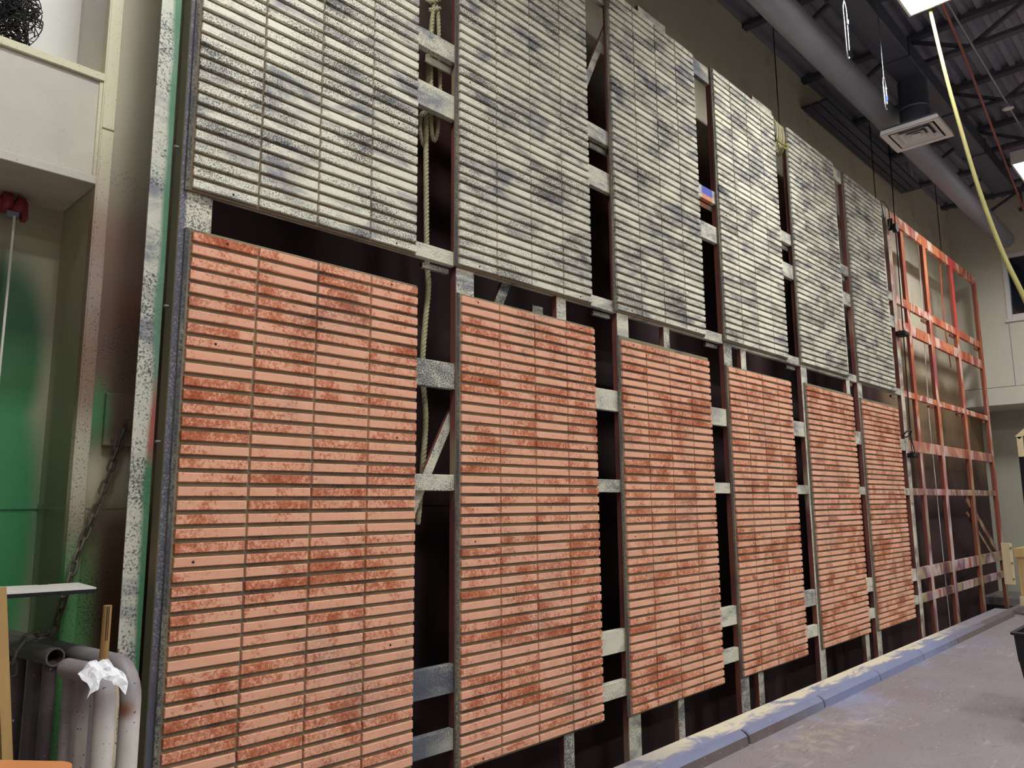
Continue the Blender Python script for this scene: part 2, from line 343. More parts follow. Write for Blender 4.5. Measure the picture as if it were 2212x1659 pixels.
# ------------------------------------------------------------------ geometry helpers
class MB:
    """collects shapes in world coordinates; build() links them as one mesh object"""
    def __init__(self): self.v = []; self.f = []; self.s = []
    def add(self, vs, fs, smooth=False):
        o = len(self.v); self.v += [tuple(p) for p in vs]
        for f in fs: self.f.append([i+o for i in f]); self.s.append(smooth)
        return self
    def box(self, x0, x1, y0, y1, z0, z1, bev=0.0):
        if bev <= 0:
            vs = [(x, y, z) for x in (x0, x1) for y in (y0, y1) for z in (z0, z1)]
            return self.add(vs, [(0, 1, 3, 2), (4, 6, 7, 5), (0, 4, 5, 1), (2, 3, 7, 6), (0, 2, 6, 4), (1, 5, 7, 3)])
        bm = bmesh.new(); bmesh.ops.create_cube(bm, size=1.0)
        for q in bm.verts:
            q.co = Vector(((x0+x1)/2+q.co.x*(x1-x0), (y0+y1)/2+q.co.y*(y1-y0), (z0+z1)/2+q.co.z*(z1-z0)))
        bmesh.ops.bevel(bm, geom=bm.edges[:], offset=bev, segments=1, affect='EDGES')
        bm.verts.index_update()
        self.add([q.co[:] for q in bm.verts], [[q.index for q in f.verts] for f in bm.faces]); bm.free(); return self
    def obox(self, a, b, wd, dp, up=Vector((0, 1, 0)), ext=0.0):
        """bar from a to b, wd wide, dp deep along `up`"""
        a = Vector(a); b = Vector(b); d = (b-a).normalized(); a = a-d*ext; b = b+d*ext
        s = d.cross(up).normalized(); u = s.cross(d).normalized()
        vs = [p+s*i*wd/2+u*j*dp/2 for p in (a, b) for i in (-1, 1) for j in (-1, 1)]
        return self.add(vs, [(0, 1, 3, 2), (4, 6, 7, 5), (0, 4, 5, 1), (2, 3, 7, 6), (0, 2, 6, 4), (1, 5, 7, 3)])
    def tube(self, path, r, n=12, caps=True, closed=False, hollow=0.0):
        P = [Vector(p) for p in path]; k = len(P)
        rr = r if isinstance(r, (list, tuple)) else [r]*k
        T = []
        for i in range(k):
            a = P[(i-1) % k] if (closed or i) else P[0]; b = P[(i+1) % k] if (closed or i < k-1) else P[-1]
            T.append((b-a).normalized())
        ref = Vector((0, 0, 1)) if abs(T[0].z) < 0.9 else Vector((1, 0, 0))
        s = T[0].cross(ref).normalized(); rings = []
        for i in range(k):
            s = (s-T[i]*s.dot(T[i])).normalized(); u = T[i].cross(s)
            rings.append([P[i]+(s*math.cos(2*math.pi*j/n)+u*math.sin(2*math.pi*j/n))*rr[i] for j in range(n)])
        vs = [p for R in rings for p in R]; fs = []
        for i in range(k if closed else k-1):
            q = (i+1) % k
            for j in range(n): fs.append((i*n+j, i*n+(j+1) % n, q*n+(j+1) % n, q*n+j))
        self.add(vs, fs, True)
        if caps and not closed:
            self.add(rings[0], [tuple(range(n))[::-1]]); self.add(rings[-1], [tuple(range(n))])
        return self
    def disc(self, c, r, nrm, n=10, depth=0.002):
        c = Vector(c); d = Vector(nrm); return self.tube([c, c+d*depth], r, n)
    def prism(self, poly, axis, a, b):
        """poly of 2-D points extruded along axis ('x','y','z') from a to b"""
        f = {'x': lambda p, t: (t, p[0], p[1]), 'y': lambda p, t: (p[0], t, p[1]), 'z': lambda p, t: (p[0], p[1], t)}[axis]
        n = len(poly); vs = [f(p, a) for p in poly]+[f(p, b) for p in poly]
        fs = [tuple(range(n))[::-1], tuple(range(n, 2*n))]+[(i, (i+1) % n, n+(i+1) % n, n+i) for i in range(n)]
        return self.add(vs, fs)
    def build(self, name, mat, parent=None, base=None):
        o0 = Vector(parent['_b']) if parent is not None and '_b' in parent else (Vector(base) if base else Vector((0, 0, 0)))
        me = bpy.data.meshes.new(name)
        me.from_pydata([tuple(Vector(p)-o0) for p in self.v], [], self.f); me.update()
        bm = bmesh.new(); bm.from_mesh(me); bmesh.ops.recalc_face_normals(bm, faces=bm.faces[:]); bm.to_mesh(me); bm.free()
        for p, s in zip(me.polygons, self.s): p.use_smooth = s
        me.materials.append(MAT[mat] if isinstance(mat, str) else mat)
        o = bpy.data.objects.new(name, me); COL.objects.link(o)
        if parent is not None:
            o.parent = parent; o['_b'] = tuple(o0)
        else:
            o.location = o0; o['_b'] = tuple(o0)
        return o

def tag(o, label=None, cat=None, group=None, kind=None):
    for k, v in (('label', label), ('category', cat), ('group', group), ('kind', kind)):
        if v: o[k] = v
    return o
def thing(name, label, cat, loc, group=None):
    o = bpy.data.objects.new(name, None); COL.objects.link(o); o.location = loc; o['_b'] = tuple(loc)
    o.empty_display_size = 0.1
    return tag(o, label, cat, group)
def struct(mb, name, mat): return tag(mb.build(name, mat), kind='structure')
def B(*a, **k): return MB().box(*a, **k)

# ------------------------------------------------------------------ room shell
YW, XE, ZC = 0.45, 15.25, 6.86
fl = MB()
for q in ([(-6, -9.5), (16.5, -9.5), (16.5, -0.222), (-6, -0.222)], [(-6, -0.222), (1.16, -0.222), (1.16, 0.9), (-6, 0.9)], [(15.12, -0.222), (16.5, -0.222), (16.5, YW), (15.12, YW)]):
    fl.prism(q, 'z', -0.12, 0.0)
struct(fl, 'floor', 'floor')
pit = B(1.16, 15.12, -0.222, YW, -1.1, -1.0)
pit.box(1.16, 15.12, -0.262, -0.222, -1.1, -0.12); pit.box(1.12, 1.16, -0.222, YW, -1.1, -0.12); pit.box(15.12, 15.16, -0.222, YW, -1.1, -0.12)
struct(pit, 'floor_pit', 'pit')
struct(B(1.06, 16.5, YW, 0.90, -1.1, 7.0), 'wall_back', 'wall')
struct(B(1.052, 1.06, YW+0.012, 0.90, 0, 7.0), 'wall_alcove_jamb', 'alcove')
struct(B(-6, 1.06, 0.90, 1.0, -0.12, 7.0), 'wall_alcove_back', 'alcove')
struct(B(-6.1, -6, -9.5, 1.0, -0.12, 7.0), 'wall_left', 'offwall')
struct(B(-6, 16.5, -9.6, -9.5, -0.12, 7.0), 'wall_front', 'offwall')
ew = MB()      # end wall above the bulkhead, around the window opening
WY0, WY1, WZ0, WZ1 = -0.33, -1.50, 4.68, 5.84
ew.box(XE, XE+0.3, WY0, YW, 3.53, 7.0); ew.box(XE, XE+0.3, -9.5, WY1, 3.53, 7.0)
ew.box(XE, XE+0.3, WY1, WY0, 3.53, WZ0); ew.box(XE, XE+0.3, WY1, WY0, WZ1, 7.0)
struct(ew, 'wall_right', 'plainwall')
struct(B(XE-0.012, 16.5, -9.5, YW, 3.22, 3.52), 'wall_right_bulkhead', 'plainwall')
struct(B(16.3, 16.5, -9.5, YW, 0, 3.22), 'wall_right_lower', 'lowwall')
struct(B(XE-0.003, XE, -0.345, -0.335, 3.52, WZ0-0.07), 'trim_1', 'duct')
wn = struct(B(XE+0.05, XE+0.06, WY1, WY0, WZ0, WZ1), 'window_1', 'glass')
wf = MB(); t = 0.075
wf.box(XE-0.02, XE+0.09, WY0-t, WY0+0.0, WZ0, WZ1, 0.006); wf.box(XE-0.02, XE+0.09, WY1, WY1+t, WZ0, WZ1, 0.006)
wf.box(XE-0.02, XE+0.09, WY1+t, WY0-t, WZ1-t, WZ1, 0.006); wf.box(XE-0.02, XE+0.09, WY1+t, WY0-t, WZ0, WZ0+t, 0.006)
wf.build('window_frame', 'white', wn)
B(XE-0.05, XE+0.02, WY1-0.03, WY0+0.03, WZ0-0.05, WZ0, 0.004).build('window_sill', 'white', wn)
# corrugated deck overhead: ribs run along the frame
dk = []
y = -9.5
prof = []
while y < YW:
    prof += [(y, ZC), (y+0.055, ZC), (y+0.075, ZC+0.05), (y+0.13, ZC+0.05)]; y += 0.15
prof = [p for p in prof if p[0] <= YW]+[(YW, ZC), (YW, ZC+0.15), (-9.5, ZC+0.15)]
n = len(prof); cm = MB()
cm.add([(-6, p[0], p[1]) for p in prof]+[(16.5, p[0], p[1]) for p in prof], [(i, (i+1) % n, n+(i+1) % n, n+i) for i in range(n)])
struct(cm, 'ceiling', 'ceil')

# alcove: boxed bulkhead, corner bead, sheet joints
bh = struct(B(-6, 1.046, 0.452, 0.899, 3.03, 3.50), 'wall_bulkhead_box', 'box')
B(-6, 1.05, 0.436, 0.899, 3.492, 3.53, 0.003).build('cap_board', 'trim', bh)
B(-6, 1.05, 0.440, 0.899, 3.005, 3.045, 0.003).build('bottom_lip', 'box', bh)
B(1.030, 1.05, 0.444, 0.452, 3.045, 3.492, 0.002).build('edge_strip', 'trim', bh)
tb = MB(); tb.box(1.050, 1.104, 0.438, 0.452, 0.0, 3.27, 0.003); tb.box(1.050, 1.104, 0.437, 0.452, 3.275, 6.86, 0.003)
tb.box(1.044, 1.052, 0.438, 0.49, 0.0, 6.86, 0.002)
struct(tb, 'trim_2', 'trim')
struct(B(-6, 1.05, 0.893, 0.901, 1.595, 1.617).box(1.046, 1.053, 0.49, 0.893, 1.595, 1.617), 'trim_3', 'alcove')
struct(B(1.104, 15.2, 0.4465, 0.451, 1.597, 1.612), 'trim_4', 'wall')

# ledge behind the kerb
struct(B(0.98, 12.9, -0.392, -0.215, 0.0, 0.086, 0.004), 'trim_5', 'ledge')

# ------------------------------------------------------------------ ceiling lamps
def lamp(cx, cy, label):
    zl = 6.05; L, W_ = 0.61, 0.305
    t = thing('ceiling_lamp', label, 'lamp', (cx, cy, zl), 'ceiling lamps')
    h = MB(); h.box(cx-L, cx+L, cy-W_, cy+W_, zl+0.03, zl+0.10, 0.004)
    for a in ((cx-L, cx-L+0.02, cy-W_, cy+W_), (cx+L-0.02, cx+L, cy-W_, cy+W_), (cx-L+0.02, cx+L-0.02, cy-W_, cy-W_+0.02), (cx-L+0.02, cx+L-0.02, cy+W_-0.02, cy+W_)):
        h.box(*a, zl-0.075, zl+0.03)  # side skirts, deepened to keep lamp light off the upper wall
    h.build('housing', 'white', t)
    B(cx-L+0.02, cx+L-0.02, cy-W_+0.02, cy+W_-0.02, zl+0.004, zl+0.02).build('lens', 'lamp', t)
    for s in (-1, 1): MB().tube([(cx+s*0.45, cy, zl+0.1), (cx+s*0.45, cy, ZC+0.01)], 0.004, 6).build('hanger', 'steel', t)
lamp(6.56, -1.595, 'bright flat ceiling lamp above the hanging hooks')
lamp(12.09, -1.545, 'bright flat ceiling lamp toward the wall with the window')
lamp(1.03, -1.6, 'bright flat ceiling lamp before the first brick panels')
for x in (1.03, 6.56, 12.09):  # unseen rows; the outermost is added to even out light on the panels
    for y in (-5.2, -8.2): lamp(x, y, 'unseen flat ceiling lamp in the %s row over the open floor, %s' % ('middle' if y > -6 else 'added outermost', 'by the alcove' if x < 3 else 'midway' if x < 9 else 'by the window wall'))

# ------------------------------------------------------------------ brick-faced panels
PW, ROWS = 1.2192, 45
CW = PW/4
def brick_mesh(kind, k, pitch, vgap=0.0115):
    rr = random.Random(100+k)
    w2, h2, t = (CW-vgap)/2, (pitch-0.0185)/2, 0.016
    j = lambda s: rr.uniform(-s, s)
    out = []
    for (sx, sz) in ((-1, -1), (1, -1), (1, 1), (-1, 1)): out.append((sx*w2, t+0.001, sz*h2))
    for (sx, sz) in ((-1, -1), (1, -1), (1, 1), (-1, 1)): out.append((sx*w2+j(0.0008), 0.0025, sz*h2+j(0.0007)))
    for (sx, sz) in ((-1, -1), (1, -1), (1, 1), (-1, 1)): out.append((sx*(w2-0.0025)+j(0.0008), j(0.0006), sz*(h2-0.0022)+j(0.0007)))
    fs = [(11, 10, 9, 8)]
    for a, b in ((0, 4), (4, 8)):
        for i in range(4): fs.append((a+i, a+(i+1) % 4, b+(i+1) % 4, b+i))
    me = bpy.data.meshes.new('brick'); me.from_pydata(out, [], fs)
    bm = bmesh.new(); bm.from_mesh(me); bmesh.ops.recalc_face_normals(bm, faces=bm.faces[:])
    f0 = min(bm.faces, key=lambda f: f.calc_center_median().y)
    if f0.normal.y > 0: bmesh.ops.reverse_faces(bm, faces=bm.faces[:])
    bm.to_mesh(me); bm.free()
    me.materials.append(MAT[kind]); return me
def panel(name, kind, XL, zb, zt, label, group, meshes, top_margin=0.006, screws=True):
    t = thing(name, label, 'wall panel', (XL, 0.0, zb), group)
    pitch = (zt-zb)/ROWS
    bd = MB(); bd.box(XL-0.021, XL+PW+0.001, 0.0155, 0.0295, zb-0.006, zt+top_margin, 0.003)
    bd.build('backing_board', 'board' if kind == 'red' else 'board_b', t)
    es = MB(); es.box(XL-0.0215, XL-0.004, 0.0125, 0.0156, zb-0.006, zt+top_margin, 0.0008); es.build('edge_strip', 'edge', t)
    for r in range(ROWS):
        for c in range(4):
            o = bpy.data.objects.new('brick', random.choice(meshes)); COL.objects.link(o); o.parent = t
            o.location = (CW*(c+0.5)+random.uniform(-0.0008, 0.0008), random.uniform(-0.0006, 0.0006), pitch*(r+0.5))
    sp = [(0.12, 44.5), (0.86, 44.5), (0.14, 0.45), (0.88, 0.45), (0.1, 36.5), (0.9, 30.4), (0.08, 20.5), (0.88, 12.5)]
    sm = None
    for fx, rw in sp:
        x, z = XL+PW*fx+random.uniform(-.02, .02), zb+pitch*rw
        if sm is None:
            s = MB().disc((x, 0.0014, z), 0.0055, (0, -1, 0), 8, 0.003).build('screw', 'screw', t); sm = (s, x, z)
        else:
            s = bpy.data.objects.new('screw', sm[0].data); COL.objects.link(s); s.parent = t; s.location = (x-sm[1], 0, z-sm[2])
ZB0, ZT0, ZB1, ZT1 = 0.235, 2.749, 2.944, 5.445
XB = [1.294, 2.820, 4.333, 5.864, 7.440, 8.930]
XT = [1.282, 2.803, 4.305, 5.855, 7.382, 8.922]
DB = [.002, .021, -.004, -.008, -.002, -.010]
DT = [-.018, -.011, -.001, .014, .017, 0.0]
MR = [brick_mesh('red', k, (ZT0-ZB0)/ROWS) for k in range(8)]
MRF = [brick_mesh('red', 50+k, (ZT0-ZB0)/ROWS, 0.006) for k in range(6)]
MG = [brick_mesh('grey', 20+k, (ZT1-ZB1)/ROWS) for k in range(8)]
ORD = ['nearest the steel post', 'second from the steel post', 'third from the steel post', 'third from the bare orange bays', 'second from the bare orange bays', 'next to the bare orange bays']
for i in range(6):
    panel('brick_panel', 'red', XB[i], ZB0+DB[i], ZT0+DB[i], 'salmon brick panel on the lower rails, '+ORD[i], 'salmon brick panels', MR if i < 4 else MRF, 0.022 if i in (2, 4, 5) else 0.006)
for i in range(6):
    panel('brick_panel', 'grey', XT[i], ZB1+DT[i], ZT1+DT[i], 'grey spattered brick panel on the upper rails, '+ORD[i], 'grey spattered brick panels', MG, 0.004)

# ------------------------------------------------------------------ the paint frame
S = [1.246, 2.801, 4.325, 5.846, 7.385, 8.895, 10.40, 11.95, 13.36, 14.83]
SWd = 0.145
RZ = [(5.300, 5.452), (4.17, 4.285), (3.81, 3.96), (2.930, 3.012), (2.227, 2.372), (1.674, 1.76), (0.637, 0.782), (0.358, 0.462)]
F = thing('paint_frame', 'tall timber paint frame of stiles and rails carrying the brick panels', 'paint frame', (8.1, 0.05, -0.98))
for i, x in enumerate(S):
    B(x, x+SWd, 0.030, 0.108 if i == 0 else 0.076, -0.98, 5.455, 0.004).build('stile', 'frame', F)
for x, wd in ((3.677, 0.10), (4.931, 0.085), (6.155, 0.10), (8.575, 0.11), (10.975, 0.125)):
    B(x, x+wd, 0.0345, 0.074, -0.98, 5.276, 0.003).build('mid_stile', 'frame', F)
for i in range(9):
    for z0, z1 in RZ:
        B(S[i]+SWd+0.0005, S[i+1]-0.0005, 0.0315, 0.072, z0, z1, 0.003).build('rail', 'frame', F)
for i in range(0, 9):     # cleats under the middle rail, backing it at the stiles
    x = S[i+1]; B(x-0.20, x-0.004, 0.082, 0.108, 2.895, 2.925, 0.002).build('cleat', 'frame', F)
    B(x-0.20, x+0.12, 0.0765, 0.090, 4.125, 4.168, 0.002).build('cleat', 'frame', F)
B(4.751, 5.154, 0.040, 0.070, 5.452, 5.540, 0.003).build('cleat', 'frame', F)
B(6.697, 7.125, 0.040, 0.070, 5.452, 5.545, 0.003).build('cleat', 'frame', F)
def brace(a, b, wd, y): MB().obox((a[0], y, a[1]), (b[0], y, b[1]), wd, 0.02).build('brace', 'frame', F)
brace((2.86, 2.15), (2.30, 1.08), 0.055, 0.10)
brace((3.299, 2.99), (3.08, 2.55), 0.07, 0.10)
brace((4.40, 5.22), (3.85, 4.11), 0.055, 0.09)
brace((13.20, 1.64), (14.78, 0.78), 0.10, 0.09)
brace((13.30, 1.42), (14.70, 0.66), 0.05, 0.12)
brace((3.56, 2.85), (3.56, 2.65), 0.10, 0.10)

# steel guide post beside the frame
gp = thing('steel_post', 'speckled steel angle post with green spray between the wall and the frame', 'post', (1.20, 0.15, 0))
B(1.155, 1.240, 0.118, 0.124, 0.0, 6.85, 0.001).build('flange', 'post', gp)
B(1.234, 1.240, 0.124, 0.150, 0.0, 6.85, 0.001).build('web', 'post', gp)
for z in (1.86, 2.42, 3.12, 3.95):
    MB().tube([(1.2455, 0.07, z), (1.228, 0.07, z)], 0.006, 8).build('bolt', 'steel', F)

# ------------------------------------------------------------------ kerb blocks
KP = [(-0.462, 0.0), (-0.452, 0.058), (-0.425, 0.080), (-0.392, 0.090), (-0.392, 0.0)]
xs = [1.25+1.2557*k for k in range(9)]+[12.52, 12.88]
for k in range(len(xs)-1):
    a, b = xs[k]+0.011, xs[k+1]-0.011
    lab = ['brown floor kerb block below the salmon panel nearest the steel post', 'brown floor kerb block between the first and second salmon panels',
           'brown floor kerb block below the third salmon panel from the steel post', 'brown floor kerb block with blue mist on top, before the third gap',
           'blue misted floor kerb block below the fourth salmon panel', 'blue misted floor kerb block below the fifth salmon panel',
           'blue misted floor kerb block below the last salmon panel', 'dusty floor kerb block before the first bare orange bay',
           'dusty floor kerb block before the middle bare orange bay', 'short dusty floor kerb block by the timber cart'][k]
    m = MB(); n = len(KP); c = 0.012
    sec = lambda x, s: [(x, -0.40+(p[0]+0.40)*s if p[0] < -0.40 else p[0], p[1]*s if p[1] > 0 else 0) for p in KP]
    rings = [sec(a, 0.9), sec(a+c, 1.0), sec(b-c, 1.0), sec(b, 0.9)]
    vs = [p for r in rings for p in r]; fs = [tuple(range(n))[::-1], tuple(range(3*n, 4*n))]
    for i in range(3):
        for j in range(n): fs.append((i*n+j, i*n+(j+1) % n, (i+1)*n+(j+1) % n, (i+1)*n+j))
    m.add(vs, fs)
    tag(m.build('kerb_block', 'kerb', base=((a+b)/2, -0.42, 0)), lab, 'kerb', 'kerb blocks')

# ------------------------------------------------------------------ ropes and cables on the frame
def smooth_path(P, n=8):
    P = [Vector(p) for p in P]; out = []
    for i in range(len(P)-1):
        p0, p1, p2, p3 = P[max(i-1, 0)], P[i], P[i+1], P[min(i+2, len(P)-1)]
        for k in range(n):
            t = k/n; out.append(0.5*((2*p1)+(p2-p0)*t+(2*p0-5*p1+4*p2-p3)*t*t+(3*p1-p0-3*p2+p3)*t**3))
    return out+[P[-1]]
def twisted(mb, path, R, strands=3, pitch=0.07, n=6):
    path = [Vector(p) for p in path]; acc = [0.0]
    for a, b in zip(path, path[1:]): acc.append(acc[-1]+(b-a).length)
    step = pitch/8; m = int(acc[-1]/step); pts = []; j = 0
    for i in range(m+1):
        d = i*acc[-1]/m
        while j < len(acc)-2 and acc[j+1] < d: j += 1
        pts.append(path[j].lerp(path[j+1], (d-acc[j])/max(1e-9, acc[j+1]-acc[j])))
    ref = Vector((0, 1, 0.01)).normalized()
    for s in range(strands):
        q = []
        for i, p in enumerate(pts):
            T = (pts[min(i+1, m)]-pts[max(i-1, 0)]).normalized(); a = T.cross(ref)
            a = a.normalized() if a.length > 1e-3 else Vector((1, 0, 0)); b = T.cross(a)
            th = 2*math.pi*(i*step/pitch+s/strands)
            q.append(p+(a*math.cos(th)+b*math.sin(th))*R*0.48)
        mb.tube(q, R*0.56, n)
    return mb
rp = thing('hanging_rope', 'thick pale twisted rope hanging in the gap beside the first panels', 'rope', (2.70, 0.16, 4.6))
twisted(MB(), smooth_path([(2.73, .155, 5.30), (2.726, .16, 4.55), (2.704, .16, 4.297), (2.69, .16, 3.95), (2.683, .16, 3.703), (2.69, .16, 3.3), (2.698, .16, 2.979), (2.711, .16, 2.819),
    (2.69, .16, 2.601), (2.673, .16, 2.336), (2.70, .16, 2.08), (2.68, .16, 1.776), (2.66, .17, 1.5)]), 0.017).build('main_strand', 'rope', rp)
twisted(MB(), smooth_path([(2.715, .145, 4.60), (2.75, .14, 4.52), (2.765, .14, 4.2), (2.77, .14, 3.95), (2.752, .14, 3.76), (2.725, .14, 3.70), (2.705, .14, 3.80), (2.70, .14, 4.1), (2.70, .14, 4.4), (2.72, .14, 4.58)]), 0.013).build('loop', 'rope', rp)
twisted(MB(), smooth_path([(2.74, .175, 4.5), (2.73, .18, 4.2), (2.735, .18, 3.95), (2.66, .175, 3.85), (2.648, .175, 3.78), (2.66, .175, 3.70), (2.68, .175, 3.66)]), 0.013).build('loop', 'rope', rp)
k = MB(); twisted(k, smooth_path([(2.69, .15, 4.52), (2.75, .13, 4.55), (2.76, .17, 4.58), (2.70, .18, 4.60), (2.69, .14, 4.57), (2.75, .125, 4.61), (2.75, .17, 4.64), (2.71, .16, 4.63)]), 0.014); k.build('knot', 'rope', rp)

cd_ = thing('cord_hank', 'thin white cord coiled over the top rail and hanging in the gap', 'cord', (7.56, 0.1, 5.45))
MB().tube(smooth_path([(7.565, .13, 5.40), (7.57, .14, 4.92), (7.64, .15, 3.722), (7.68, .155, 2.844), (7.681, .16, 1.758), (7.62, .16, 0.2), (7.60, .16, -.6)]), 0.006, 6).build('cord', 'cord', cd_)
c = MB()
for i in range(9):
    x0 = 7.125+0.022*i; ph = random.uniform(-.02, .02)
    c.tube([(x0+0.02*math.sin(a)+ph*math.cos(a), 0.052-0.052*math.cos(a) if True else 0, 5.30+0.17*math.sin(a)+random.uniform(-.004, .004)-0.002*i) for a in [2*math.pi*q/18 for q in range(18)]], 0.007, 6, closed=True)
c.build('coil', 'rope', cd_)
MB().tube(smooth_path([(7.10, -.002, 5.22), (7.18, -.03, 5.18), (7.26, -.03, 5.20), (7.33, -.012, 5.24), (7.28, -.025, 5.17), (7.2, -.02, 5.155)]), 0.010, 6).build('binding', 'yellow', cd_)

bc = thing('hoist_cable', 'black hoist cable with pulley blocks hanging before the bare orange bays', 'cable', (10.50, -0.05, 2.2))
MB().tube([(10.55, -.05, 6.84), (10.525, -.05, 5.6), (10.50, -.05, 5.147), (10.44, -.05, 3.7), (10.40, -.05, 2.9), (10.37, -.05, 2.42)], 0.008, 8).build('cable', 'dark', bc)
MB().tube(smooth_path([(10.37, -.05, 2.42), (10.33, -.06, 2.28), (10.37, -.06, 2.16), (10.43, -.06, 2.2), (10.41, -.05, 2.33), (10.37, -.05, 2.42)]), 0.007, 8).build('loop', 'dark', bc)
MB().tube(smooth_path([(10.20, -.01, 2.40), (10.22, -.05, 2.45), (10.30, -.07, 2.47), (10.37, -.06, 2.46), (10.39, -.03, 2.42), (10.30, -.02, 2.39), (10.20, -.01, 2.40)]), 0.009, 8).build('loop', 'dark', bc)
MB().tube([(10.49, -0.075, 5.16), (10.49, -0.025, 5.16)], 0.062, 18).build('pulley', 'dark', bc)
B(10.475, 10.505, -0.024, 0.030, 5.14, 5.30, 0.004).build('bracket', 'dark', bc)
B(10.38, 10.56, -0.09, 0.028, 3.70, 3.76, 0.01).build('bracket', 'dark', bc)
B(10.42, 10.58, -0.06, 0.03, 2.14, 2.20, 0.008).build('bracket', 'dark', bc)
for x, lab in ((7.34, 'thin lift cable rising from the frame top beside the rope coil'), (10.17, 'thin lift cable rising from the frame top by the last grey panel'), (13.08, 'thin lift cable rising from the frame top over the bare bays'), (2.40, 'thin lift cable rising from the frame top behind the first grey panel')):
    tag(MB().tube([(x, 0.06, 5.45), (x, 0.06, 6.88)], 0.006, 6).build('lift_cable', 'dark', base=(x, 0.06, 5.45)), lab, 'cable', 'lift cables')
tag(MB().tube([(12.6, 0.30, -0.6), (12.5, 0.30, 2.8), (12.75, 0.3, 5.3), (12.8, 0.3, 6.87)], 0.006, 6).build('lift_cable', 'cord', base=(12.6, 0.3, -0.6)), 'thin pale line hanging behind the bare orange bays', 'cable', 'lift cables')
st = MB(); st.obox((13.03, 0.082, 5.42), (13.40, 0.2, 4.40), 0.05, 0.006); st.obox((13.40, 0.2, 4.40), (13.56, 0.2, 3.7), 0.045, 0.006)
tag(st.build('webbing_strap', 'strap', base=(13.4, 0.2, 3.7)), 'orange webbing strap slung behind the bare orange bays', 'strap')
lp = MB().tube(smooth_path([(10.17, .03, 5.462), (10.26, -.02, 5.45), (10.36, -.03, 5.36), (10.38, -.02, 5.2), (10.33, -.01, 5.12), (10.26, 0, 5.2), (10.19, .0, 5.38), (10.165, .02, 5.465)]), 0.007, 6)
tag(lp.build('wire_loop', 'chain', base=(10.2, 0, 5.3)), 'thin wire loop over the frame top beside the last grey panel', 'wire')

# ------------------------------------------------------------------ alcove: chain, plate, pipes, canes
pl = thing('anchor_plate', 'flat anchor plate bolted to the speckled wall beside the post', 'plate', (1.235, 0.44, 1.86))
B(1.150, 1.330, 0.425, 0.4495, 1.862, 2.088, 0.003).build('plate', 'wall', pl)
for x, z in ((1.185, 1.885), (1.29, 1.885)): MB().disc((x, 0.426, z), 0.008, (0, -1, 0), 8, 0.006).build('bolt', 'chain', pl)
def link_mesh():
    m = MB(); P = []
    for i in range(16):
        a = 2*math.pi*i/16; P.append((0.0125*math.cos(a), 0.0, 0.0125*math.sin(a)+(0.016 if math.sin(a) >= 0 else -0.016)))
    m.tube(P, 0.0056, 6, closed=True); return m
ch = thing('steel_chain', 'rusty link chain running from the wall plate down to the pipes', 'chain', (1.0, 0.42, 1.1))
cp = smooth_path([(1.231, .405, 1.955), (1.215, .405, 1.90), (1.186, .405, 1.79), (1.135, .405, 1.60), (1.085, .405, 1.44), (1.045, .38, 1.30), (1.012, .365, 1.18), (0.995, .36, 1.128),
    (0.965, .35, 1.120), (0.93, .335, 1.120), (0.893, .325, 1.110), (0.870, .32, 1.075), (0.862, .325, 1.03), (0.868, .335, 0.98)], 30)
acc = 0.0; last = None; l0 = None; i = 0
for a, b in zip(cp, cp[1:]):
    acc += (b-a).length
    if last is None or acc-last >= 0.045:
        last = acc; T = (b-a).normalized(); q = Vector((0, 0, 1)).rotation_difference(T)
        if l0 is None: l0 = link_mesh().build('link', 'chain', ch); o = l0; o.data.name = 'link'; me = o.data; me.transform(Matrix.Translation(Vector(ch['_b'])))
        else: o = bpy.data.objects.new('link', me); COL.objects.link(o); o.parent = ch
        o.rotation_mode = 'QUATERNION'; o.rotation_quaternion = q @ Matrix.Rotation(math.radians(20+90*(i % 2)), 3, 'Z').to_quaternion(); o.location = Vector(a)-Vector(ch['_b']); i += 1
def bend(a, d1, c, r, n=6):
    """points of a quarter bend at corner c, from horizontal direction d1 to straight down"""
    c = Vector(c); d1 = Vector(d1).normalized(); o = c-d1*r-Vector((0, 0, r))
    return [Vector(a)]+[o+d1*r*math.sin(t)+Vector((0, 0, 1))*r*math.cos(t) for t in [math.pi/2*i/n for i in range(n+1)]]
R1 = 0.0335
def pipe_stand(label, a, c, legs, r, bendr=0.10, open_end=False):
    t = thing('pipe_stand', label, 'pipe', (c[0], c[1], 0.0), 'bent pipe stands')
    a = Vector(a); c = Vector(c); d = (c-a).normalized()
    if not open_end:
        P = bend(a, d, c, bendr)+[Vector((c.x, c.y, 0.002))]
        MB().tube(P, r, 16).build('bent_tube', 'pipe', t)
    else:
        m = MB(); m.tube([a, c], r, 16, caps=False); m.tube([c, a], r*0.82, 16, caps=False)
        s = MB(); ring = []
        m.tube([a, a+d*0.004], r, 16); ref = d.cross(Vector((0, 0, 1))).normalized(); u = ref.cross(d)
        vs = [c+(ref*math.cos(2*math.pi*j/16)+u*math.sin(2*math.pi*j/16))*q for q in (r, r*0.82) for j in range(16)]
        m.add(vs, [(j, (j+1) % 16, 16+(j+1) % 16, 16+j) for j in range(16)])
        m.build('top_tube', 'pipe', t)
    for lx, ly, lr in legs: MB().tube([(lx, ly, 0.002), (lx, ly, a.z-r*0.5)], lr, 14).build('leg', 'pipe', t)
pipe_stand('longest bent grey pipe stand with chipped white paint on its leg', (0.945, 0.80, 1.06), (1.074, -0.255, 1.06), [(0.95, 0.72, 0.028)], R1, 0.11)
pipe_stand('open-ended dark pipe stand wrapped by the chain', (0.900, 0.56, 1.062), (0.948, 0.136, 1.062), [(0.944, 0.18, 0.024), (0.930, 0.30, 0.026), (0.913, 0.45, 0.026)], R1, open_end=True)
